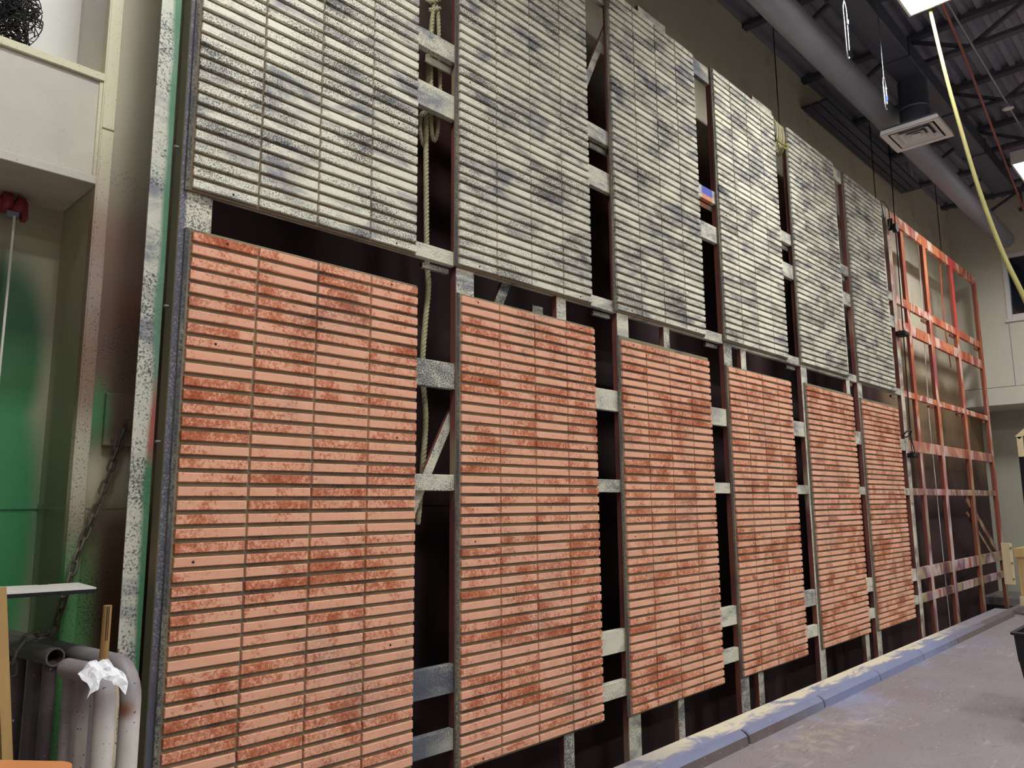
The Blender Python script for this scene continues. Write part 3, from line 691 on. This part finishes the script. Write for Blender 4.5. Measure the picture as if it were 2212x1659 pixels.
pipe_stand('shortest bent pipe stand with a tissue hung on its bend', (0.925, -0.07, 1.055), (0.972, -0.315, 1.055), [(0.935, -0.10, 0.027), (0.948, -0.185, 0.02)], R1, 0.085)
tag(MB().tube([(1.045, 0.06, 0.0), (1.045, 0.06, 0.96)], 0.028, 14).build('upright_pipe', 'pipe', base=(1.045, 0.06, 0)), 'plain upright grey pipe standing among the bent pipes', 'pipe')
tag(B(1.10, 1.135, 0.02, 0.04, 0.0, 1.0, 0.003).build('loose_batten', 'ply', base=(1.12, 0.03, 0)), 'pale timber batten standing behind the bent pipes', 'batten')
bm_ = thing('bamboo_cane', 'cut bamboo cane standing upright among the pipes', 'cane', (1.006, -0.175, 0))
MB().tube([(1.006, -.175, 0), (1.006, -.175, 0.22), (1.006, -.175, 0.44), (1.006, -.175, 0.66), (1.006, -.175, 0.88), (1.006, -.175, 1.075), (1.007, -.175, 1.265)], [0.0155, 0.0155, 0.0152, 0.015, 0.015, 0.0148, 0.0142], 12).build('stem', 'bamboo', bm_)
for z in (0.22, 0.44, 0.66, 0.88, 1.085): MB().tube([(1.006, -.175, z-0.004), (1.006, -.175, z), (1.006, -.175, z+0.004)], [0.0145, 0.0180, 0.0145], 12).build('node', 'bamboo', bm_)
for dx in (-0.0035, 0.002): B(1.006+dx-0.001, 1.006+dx+0.001, -0.191, -0.187, 1.15, 1.262).build('split', 'dark', bm_)
# tissue
bm = bmesh.new(); rr = random.Random(5); bmesh.ops.create_grid(bm, x_segments=12, y_segments=12, size=0.5)
for v in bm.verts:
    u, q = v.co.x, v.co.y          # -0.5..0.5 across and along the bend
    x = 0.968+u*0.115; ang = (q+0.35)*1.75
    fold = 0.010*math.sin(u*17+q*5)+0.006*math.sin(q*23)+rr.uniform(-.003, .003)
    hang = max(0, abs(u)-0.22)*0.11
    y = -0.245-0.072*math.sin(max(0, ang))-abs(fold)*0.5; z = 1.095-0.072*(1-math.cos(max(-.2, ang)))-hang+fold*0.5
    v.co = Vector((x+0.012*math.sin(q*6), y-hang*0.25, z))
bmesh.ops.triangulate(bm, faces=bm.faces[:])
me = bpy.data.meshes.new('paper_tissue'); bm.to_mesh(me); bm.free(); me.materials.append(MAT['paper'])
o = bpy.data.objects.new('paper_tissue', me); COL.objects.link(o); tag(o, 'crumpled white paper tissue draped over a pipe bend', 'tissue')
sm = o.modifiers.new('thick', 'SOLIDIFY'); sm.thickness = 0.0015
for (a, b, wd, lab) in (((0.655, -0.285, 1.36), (0.80, -0.33, 0.0), 0.028, 'square wooden stick leaning in the corner beside the pipes'), ((0.63, -0.32, 1.15), (0.735, -0.40, 0.0), 0.026, 'shorter wooden stick leaning beside the orange table')):
    tag(MB().obox(a, b, wd, wd).build('wooden_stick', 'stick', base=b), lab, 'stick', 'leaning sticks')

# shelf with a white board, held by uprights out to the left
sh = thing('shelf_rack', 'white shelf board with a dark underside reaching before the alcove', 'shelf', (0.55, 0.3, 0))
P = [(1.05, .078), (1.066, .335), (0.965, .352), (0.96, .34), (0.93, .345), (0.93, .362), (0.30, .55), (0.05, .60), (0.05, .25)]
MB().prism(P, 'z', 1.300, 1.306).build('board', 'board_white', sh)
MB().prism([(p[0]-0.004, p[1]) for p in P], 'z', 1.286, 1.300).build('underlay', 'black', sh)
for x, y in ((0.15, 0.27), (0.15, 0.52), (0.60, 0.25)):
    if x > 0.5: MB().obox((0.60, 0.25, 1.28), (0.16, 0.27, 0.95), 0.025, 0.025).build('strut', 'dark', sh)
    else: B(x-0.02, x+0.02, y-0.02, y+0.02, 0, 1.286).build('upright', 'dark', sh)
# orange table in the near corner
a = Vector((0.824, -0.658)); e1 = Vector((-0.142, 0.173)).normalized(); e2 = Vector((-0.173, -0.142)).normalized()
tb_ = thing('work_table', 'orange varnished tabletop in the near corner by the sticks', 'table', (0.45, -0.65, 0))
cor = a+e1*0.0
poly = []
c0 = cor-e2*-0.0
def P2(u, v): q = a+e1*u+e2*v; return (q.x, q.y)
for t_ in range(7):
    th = math.pi/2*t_/6; poly.append(P2(0.07-0.07*math.sin(th)+0.02, 0.07-0.07*math.cos(th)))
poly += [P2(0.02, 0.65), P2(0.62, 0.65), P2(0.62, 0.0)]
MB().prism(poly, 'z', 0.868, 0.90).build('tabletop', 'orange', tb_)
for u, v in ((0.10, 0.08), (0.54, 0.08), (0.10, 0.57), (0.54, 0.57)):
    q = P2(u, v); B(q[0]-0.025, q[0]+0.025, q[1]-0.025, q[1]+0.025, 0, 0.868, 0.003).build('leg', 'wood', tb_)
# red coupling, pipe and white rod on the alcove back
cp_ = thing('pipe_coupling', 'red grooved pipe coupling under the bulkhead box in the alcove', 'coupling', (0.80, 0.82, 2.95))
MB().tube([(-0.5, .815, 2.955), (0.775, .815, 2.955)], 0.028, 16).build('pipe', 'redm', cp_)
m = MB(); m.tube([(0.775, .815, 2.955), (0.780, .815, 2.955), (0.815, .815, 2.955), (0.82, .815, 2.955)], [0.036, 0.048, 0.048, 0.036], 10); m.build('collar', 'redm', cp_)
m = MB(); m.tube([(0.822, .815, 2.955), (0.827, .815, 2.952), (0.862, .815, 2.945), (0.868, .815, 2.945)], [0.036, 0.05, 0.05, 0.042], 10); m.build('collar', 'redm', cp_)
MB().obox((0.862, .80, 2.965), (0.866, .79, 2.885), 0.022, 0.05).build('bracket', 'redm', cp_)
B(0.795, 0.845, 0.775, 0.82, 2.885, 2.915, 0.004).build('saddle', 'duct', cp_)
MB().tube([(0.826, .775, 2.89), (0.826, .775, 0.0)], 0.0055, 8).build('rod', 'cord', cp_)
# tangle of black twigs on top of the bulkhead box
tw = MB(); rr = random.Random(11)
cen = Vector((0.50, 0.67, 3.78))
for i in range(1500):
    th = rr.uniform(0, 2*math.pi); u = rr.uniform(-1, 1); rad = rr.uniform(0.3, 1.0)**0.6
    p = Vector((math.cos(th)*math.sqrt(1-u*u)*0.32, math.sin(th)*math.sqrt(1-u*u)*0.17, u*0.235))*rad
    d = Vector((rr.gauss(0, 1), rr.gauss(0, .7), rr.gauss(0, 1))).normalized(); q = [cen+p]
    cv = Vector((rr.gauss(0, 1), rr.gauss(0, 1), rr.gauss(0, 1)))*0.4
    for s in range(6):
        d = (d+cv*0.35).normalized(); x = q[-1]+d*0.03; l = x-cen
        e = math.sqrt((l.x/.34)**2+(l.y/.185)**2+(l.z/.248)**2)
        if e > 1: x = cen+l/e
        x.z = max(x.z, 3.536); q.append(x)
    tw.tube(q, 0.0024, 4, caps=False)
tag(tw.build('twig_tangle', 'twig', base=(0.5, 0.67, 3.53)), 'tangled ball of black twigs on top of the bulkhead box', 'twig ball')

# ------------------------------------------------------------------ overhead: joists, ducts, diffuser, lines
wm = {}
jo = ['above the brick panels', 'over the rope coil', 'before the square air diffuser', 'behind the square air diffuser', 'over the last grey panel', 'over the bare orange bays', 'nearest the window wall']
for k, x in enumerate((5.93, 7.47, 9.02, 10.58, 12.05, 13.55, 14.95)):
    j = thing('roof_joist', 'dark open-web roof joist '+jo[k], 'joist', (x, -2.5, 6.45), 'roof joists')
    B(x-0.045, x+0.045, -6.0, -0.72, 6.45, 6.50, 0.004).build('bottom_chord', 'joist', j)
    B(x-0.05, x+0.05, -6.0, 0.449, 6.80, 6.859, 0.004).build('top_chord', 'joist', j)
    y = -0.15; up = True
    while y > -5.5:
        y2 = y-0.62
        MB().obox((x, y, 6.48 if up else 6.82), (x, y2, 6.82 if up else 6.48), 0.035, 0.045, Vector((1, 0, 0))).build('web', 'joist', j)
        if up: MB().obox((x, y2, 6.82), (x, y2+0.001, 6.49), 0.03, 0.04, Vector((1, 0, 0))).build('web', 'joist', j)
        y = y2; up = not up
dd = thing('round_duct', 'long round grey duct running below the ceiling along the frame', 'duct', (6, -0.48, 6.0))
MB().tube([(-5.9, -.48, 6.0), (14.90, -.48, 6.0), (14.95, -.48, 6.0), (14.98, -.48, 6.0)], [0.14, 0.14, 0.135, 0.11], 28).build('tube', 'duct', dd)
for x in (1.5, 4.6, 7.62, 10.62, 13.0):
    MB().tube([(x-0.012, -.48, 6.0), (x, -.48, 6.0), (x+0.012, -.48, 6.0)], [0.141, 0.1455, 0.141], 28, caps=False).build('joint_ring', 'steel', dd)
    MB().tube([(x+.3, -.48, 6.13), (x+.3, -.48, 6.859)], 0.005, 6).build('hanger', 'steel', dd)
rd = thing('rectangular_duct', 'dark rectangular duct running above the round duct', 'duct', (9.5, -0.85, 6.2))
B(-5.9, 13.2, -0.97, -0.70, 6.24, 6.44, 0.006).build('trunk', 'duct_dark', rd)
for x in (5.2, 6.8, 8.3, 10.0, 11.5): B(x-0.015, x+0.015, -0.985, -0.685, 6.225, 6.449, 0.003).build('flange', 'duct_dark', rd)
sd_ = thing('service_tray', 'dark slatted tray along the wall under the ceiling', 'tray', (10.9, 0.15, 6.38))
for y in (0.17, 0.275, 0.38): B(8.9, 12.6, y-0.045, y+0.045, 6.40, 6.44, 0.003).build('plank', 'duct_dark', sd_)
for x in (9.3, 10.9, 12.5): MB().tube([(x, 0.275, 6.44), (x, 0.275, 6.859)], 0.006, 6).build('hanger', 'steel', sd_)
dx, dy, dz_ = 8.89, -0.82, 5.60
df = thing('air_diffuser', 'square white ceiling air diffuser under a dark drum', 'diffuser', (dx, dy, dz_))
def sq_ring(m, a, za, b, zb, t=0.004):
    for s in range(4):
        ang = math.pi/2*s; ca, sa = math.cos(ang), math.sin(ang); rt = lambda x, y, z: (dx+x*ca-y*sa, dy+x*sa+y*ca, z)
        m.add([rt(-a, -a, za), rt(a, -a, za), rt(b, -b, zb), rt(-b, -b, zb), rt(-a, -a, za+t), rt(a, -a, za+t), rt(b, -b, zb+t), rt(-b, -b, zb+t)],
              [(0, 1, 2, 3), (7, 6, 5, 4), (0, 4, 5, 1), (1, 5, 6, 2), (2, 6, 7, 3), (3, 7, 4, 0)])
m = MB(); sq_ring(m, 0.295, dz_, 0.235, dz_+0.006); sq_ring(m, 0.295, dz_, 0.285, dz_+0.05); m.build('flange', 'white', df)
for a in (0.215, 0.150, 0.090):
    m = MB(); sq_ring(m, a, dz_+0.002, a-0.055, dz_+0.045); m.build('louver', 'white', df)
B(dx-0.045, dx+0.045, dy-0.045, dy+0.045, dz_+0.004, dz_+0.010).build('centre_plate', 'white', df)
B(dx-0.28, dx+0.28, dy-0.28, dy+0.28, dz_+0.055, dz_+0.075).build('back_pan', 'duct_dark', df)
MB().tube([(dx, dy, dz_+0.075), (dx, dy, dz_+0.33), (dx, dy, dz_+0.335), (dx, dy, 6.239)], [0.155, 0.155, 0.15, 0.15], 28).build('drum', 'duct_dark', df)
MB().tube([(dx, dy, dz_+0.30), (dx, dy, dz_+0.315)], 0.158, 28, caps=False).build('seam_ring', 'duct', df)
# yellow rope slung from the ceiling
tag(MB().tube(smooth_path([(7.36, -1.35, 6.85), (7.25, -1.44, 6.05), (6.76, -1.62, 5.1), (6.43, -1.76, 4.42), (6.1, -1.90, 3.80), (5.75, -2.06, 3.22), (5.3, -2.27, 2.6), (4.9, -2.5, 1.6), (4.8, -2.55, 0.02)]), 0.0145, 10).build('yellow_rope', 'yellow', base=(4.8, -2.55, 0)), 'yellow rope slung from the ceiling past the bright lamp', 'rope')
# hanging hooks
def hook(label, x, y, ztop, zbot, tape):
    t = thing('hanging_hook', label, 'hook', (x, y, zbot), 'hanging hooks')
    MB().tube([(x, y, 6.859), (x, y, ztop)], 0.004, 6).build('wire', 'steel', t)
    z = ztop; L = ztop-zbot
    MB().tube(smooth_path([(x-.035, y, z-.35*L), (x-.035, y, z-.05), (x, y, z+.02), (x+.035, y, z-.05), (x+.035, y, z-.35*L)], 4), 0.006, 6).build('shackle', 'steel', t)
    for s in (-1, 1): MB().tube([(x+s*.035, y, z-.35*L), (x+s*.030, y, zbot+(.10 if s > 0 else .02)*L)], 0.009 if tape else 0.006, 8).build('rod', 'steel', t)
    MB().tube([(x+.035, y, z-.30*L), (x+.035, y, z-.38*L)], 0.014, 8).build('nut', 'steel', t)
    MB().tube(smooth_path([(x-.030, y, zbot+.03*L), (x-.02, y, zbot-.02), (x, y, zbot-.04), (x+.02, y, zbot-.02)], 4), 0.006, 6).build('hook_end', 'steel', t)
    if tape: MB().tube([(x+.031, y, zbot+.22*L), (x+.031, y, zbot+.4*L)], 0.014, 8).build('tape', 'bluetape', t)
hook('steel hanging hook with two long rods below the ceiling', 6.17, -1.06, 5.72, 5.26, False)
hook('hanging hook wrapped with blue tape beside the air diffuser', 7.30, -0.99, 5.55, 5.27, True)
# conduit with a white disc, and orange sprinkler line
cn = thing('sprinkler_conduit', 'thin pale conduit with a white disc under the roof joists', 'conduit', (9.7, -1.47, 6.3))
MB().tube([(6.9, -1.50, 6.28), (14.8, -1.42, 6.28)], 0.012, 8).build('tube', 'steel', cn)
MB().tube([(10.30, -1.465, 6.28), (10.30, -1.465, 6.22)], 0.012, 8).tube([(10.30, -1.465, 6.235), (10.30, -1.465, 6.225), (10.30, -1.465, 6.215)], [0.05, 0.062, 0.03], 16).build('disc', 'white', cn)
tag(MB().tube([(7.4, -1.50, 6.17), (8.432, -1.425, 6.17), (12.769, -1.039, 6.17), (14.9, -0.85, 6.17)], 0.014, 8).build('sprinkler_pipe', 'orangepipe', base=(10, -1.2, 6.17)), 'thin orange sprinkler pipe crossing under the roof joists', 'pipe')

# ------------------------------------------------------------------ far right: cart, trestle, bin
ct = thing('timber_cart', 'raw timber cart on casters at the end of the kerb', 'cart', (13.5, -0.85, 0))
CX0, CX1, CY0, CY1 = 13.05, 13.80, -1.35, -0.52
for x in (CX0, CX1-0.09):
    for y in (CY0, CY1-0.09): B(x, x+0.09, y, y+0.09, 0.15, 1.02 if x > 13.5 else 0.86, 0.004).build('post', 'wood', ct)
B(CX0-0.03, CX0, CY0-0.02, CY1+0.03, 0.80, 0.93, 0.004).build('top_rail', 'wood', ct)
B(CX1-0.10, CX1-0.06, CY0, CY1, 0.98, 1.02, 0.004).build('top_rail', 'ply', ct)
for y in (CY0, CY1-0.04): B(CX0, CX1, y, y+0.04, 0.86, 0.93, 0.004).build('side_rail', 'wood', ct)
B(CX0-0.03, CX1, CY0, CY1, 0.15, 0.19, 0.004).build('deck', 'wood', ct)
B(CX0-0.05, CX0-0.03, CY0, CY1+0.01, 0.13, 0.26, 0.004).build('bottom_rail', 'ply', ct)
B(CX0-0.056, CX0-0.05, CY0+0.05, CY1-0.12, 0.155, 0.245).build('dark_patch', 'dark', ct)
for x in (CX0+0.1, CX1-0.1):
    for y in (CY0+0.1, CY1-0.06):
        cf = B(x-0.03, x+0.03, y-0.03, y+0.03, 0.10, 0.15, 0.003).build('caster_fork', 'steel', ct)
        MB().tube([(x, y-0.02, 0.055), (x, y+0.02, 0.055)], 0.055, 16).build('wheel', 'duct', cf)
bo = MB(); bo.box(CX0-0.10, CX0-0.075, CY1+0.05, CY1+0.16, 0.42, 1.0, 0.003); bo.box(CX0-0.075, CX0-0.05, CY1+0.035, CY1+0.125, 0.42, 0.99, 0.003)
hb = bo.build('hinged_board', 'ply', ct)
for z in (0.5, 0.72, 0.93): B(CX0-0.103, CX0-0.07, CY1+0.035, CY1+0.055, z-0.012, z+0.012).build('hinge', 'steel', hb)
cb = MB(); rr = random.Random(3)
for i in range(14):
    y0 = CY1-0.12-0.035*i; x0 = CX0+0.06+rr.uniform(0, .25)
    cb.tube(smooth_path([(x0, y0, 0.84), (x0+rr.uniform(-.05, .08), y0-0.03, 0.62), (x0+rr.uniform(-.05, .12), y0-0.02, 0.42), (x0+rr.uniform(0, .1), y0-.06, 0.30), (x0+.1, y0-.16, 0.40), (x0+.12, y0-.2, 0.7)], 5), 0.008, 6)
tag(cb.build('cable_bundle', 'black', base=(13.3, -0.9, 0.3)), 'bundle of black cables hung in the timber cart', 'cable')
tr = thing('gabled_trestle', 'tall gabled timber frame with a pale top against the grey wall', 'frame', (14.0, -1.0, 0))
TX = 14.4
for s, y in ((1, -0.47), (-1, -1.27)):
    MB().obox((TX+0.3, y+0.06*s, 0.0), (TX, y, 2.30), 0.075, 0.04, Vector((1, 0, 0))).build('leg', 'dark', tr)
    B(TX-0.03, TX+0.01, y-0.04, y+0.04, 2.28, 2.60, 0.003).build('cheek', 'ply', tr)
    MB().obox((TX-0.01, y+0.03*s, 2.585), (TX-0.01, -0.87, 2.96), 0.075, 0.04, Vector((1, 0, 0))).build('gable_arm', 'ply', tr)
B(TX+0.02, TX+0.05, -1.31, -0.43, 2.20, 2.26, 0.003).build('cross_rail', 'dark', tr)
bn = thing('rolling_bin', 'black plastic rolling bin on the floor near the kerb', 'bin', (7.2, -2.0, 0))
X0, X1, Y0, Y1 = 6.86, 7.55, -2.36, -1.665
def taper(m, e0, z0, e1, z1, inner=False):
    a = [(X0+e0, Y0+e0, z0), (X1-e0, Y0+e0, z0), (X1-e0, Y1-e0, z0), (X0+e0, Y1-e0, z0)]
    b = [(X0+e1, Y0+e1, z1), (X1-e1, Y0+e1, z1), (X1-e1, Y1-e1, z1), (X0+e1, Y1-e1, z1)]
    m.add(a+b, [(i, (i+1) % 4, 4+(i+1) % 4, 4+i) for i in range(4)])
m = MB(); taper(m, 0.055, 0.09, 0.015, 0.42); taper(m, 0.012, 0.42, 0.0, 0.62); taper(m, 0.07, 0.11, 0.015, 0.62); taper(m, 0.015, 0.42, 0.012, 0.42)
m.add([(X0+.055, Y0+.055, .09), (X1-.055, Y0+.055, .09), (X1-.055, Y1-.055, .09), (X0+.055, Y1-.055, .09)], [(0, 3, 2, 1)])
m.add([(X0+.07, Y0+.07, .11), (X1-.07, Y0+.07, .11), (X1-.07, Y1-.07, .11), (X0+.07, Y1-.07, .11)], [(0, 1, 2, 3)])
m.build('tub', 'black', bn)
m = MB()
for a in ((X0-.018, X0+.012, Y0-.018, Y1+.018), (X1-.012, X1+.018, Y0-.018, Y1+.018), (X0+.012, X1-.012, Y0-.018, Y0+.012), (X0+.012, X1-.012, Y1-.012, Y1+.018)): m.box(*a, 0.610, 0.632, 0.004)
m.build('rim', 'black', bn)
B(X0+0.006, X0+0.012, Y1-0.26, Y1-0.07, 0.385, 0.465).build('sticker', 'label', bn)
for x in (X0-0.02, X1-0.08):
    for y in (Y0+0.05, Y1-0.05):
        MB().tube([(x+.03, y-0.018, 0.04), (x+.03, y+0.018, 0.04)], 0.04, 14).build('caster', 'dark', bn)
        B(x+0.0, x+0.10, y-0.03, y+0.03, 0.075, 0.095).build('caster_plate', 'dark', bn)
bg = MB(); rr = random.Random(9); n1, n2 = 14, 10; vs = []
for i in range(n2+1):
    ph = math.pi*i/n2
    for j in range(n1):
        th = 2*math.pi*j/n1; q = 1+rr.uniform(-.07, .07)
        vs.append((7.22+0.26*math.sin(ph)*math.cos(th)*q, -2.0+0.26*math.sin(ph)*math.sin(th)*q, 0.45-0.33*math.cos(ph)*q*(1 if ph < 1.6 else 1.05)))
bg.add(vs, [(i*n1+j, i*n1+(j+1) % n1, (i+1)*n1+(j+1) % n1, (i+1)*n1+j) for i in range(n2) for j in range(n1)], True)
tag(bg.build('liner_bag', 'bag', base=(7.22, -2.0, 0.12)), 'full black bag bulging out of the rolling bin', 'bag')

for o in bpy.data.objects:
    if '_b' in o: del o['_b']
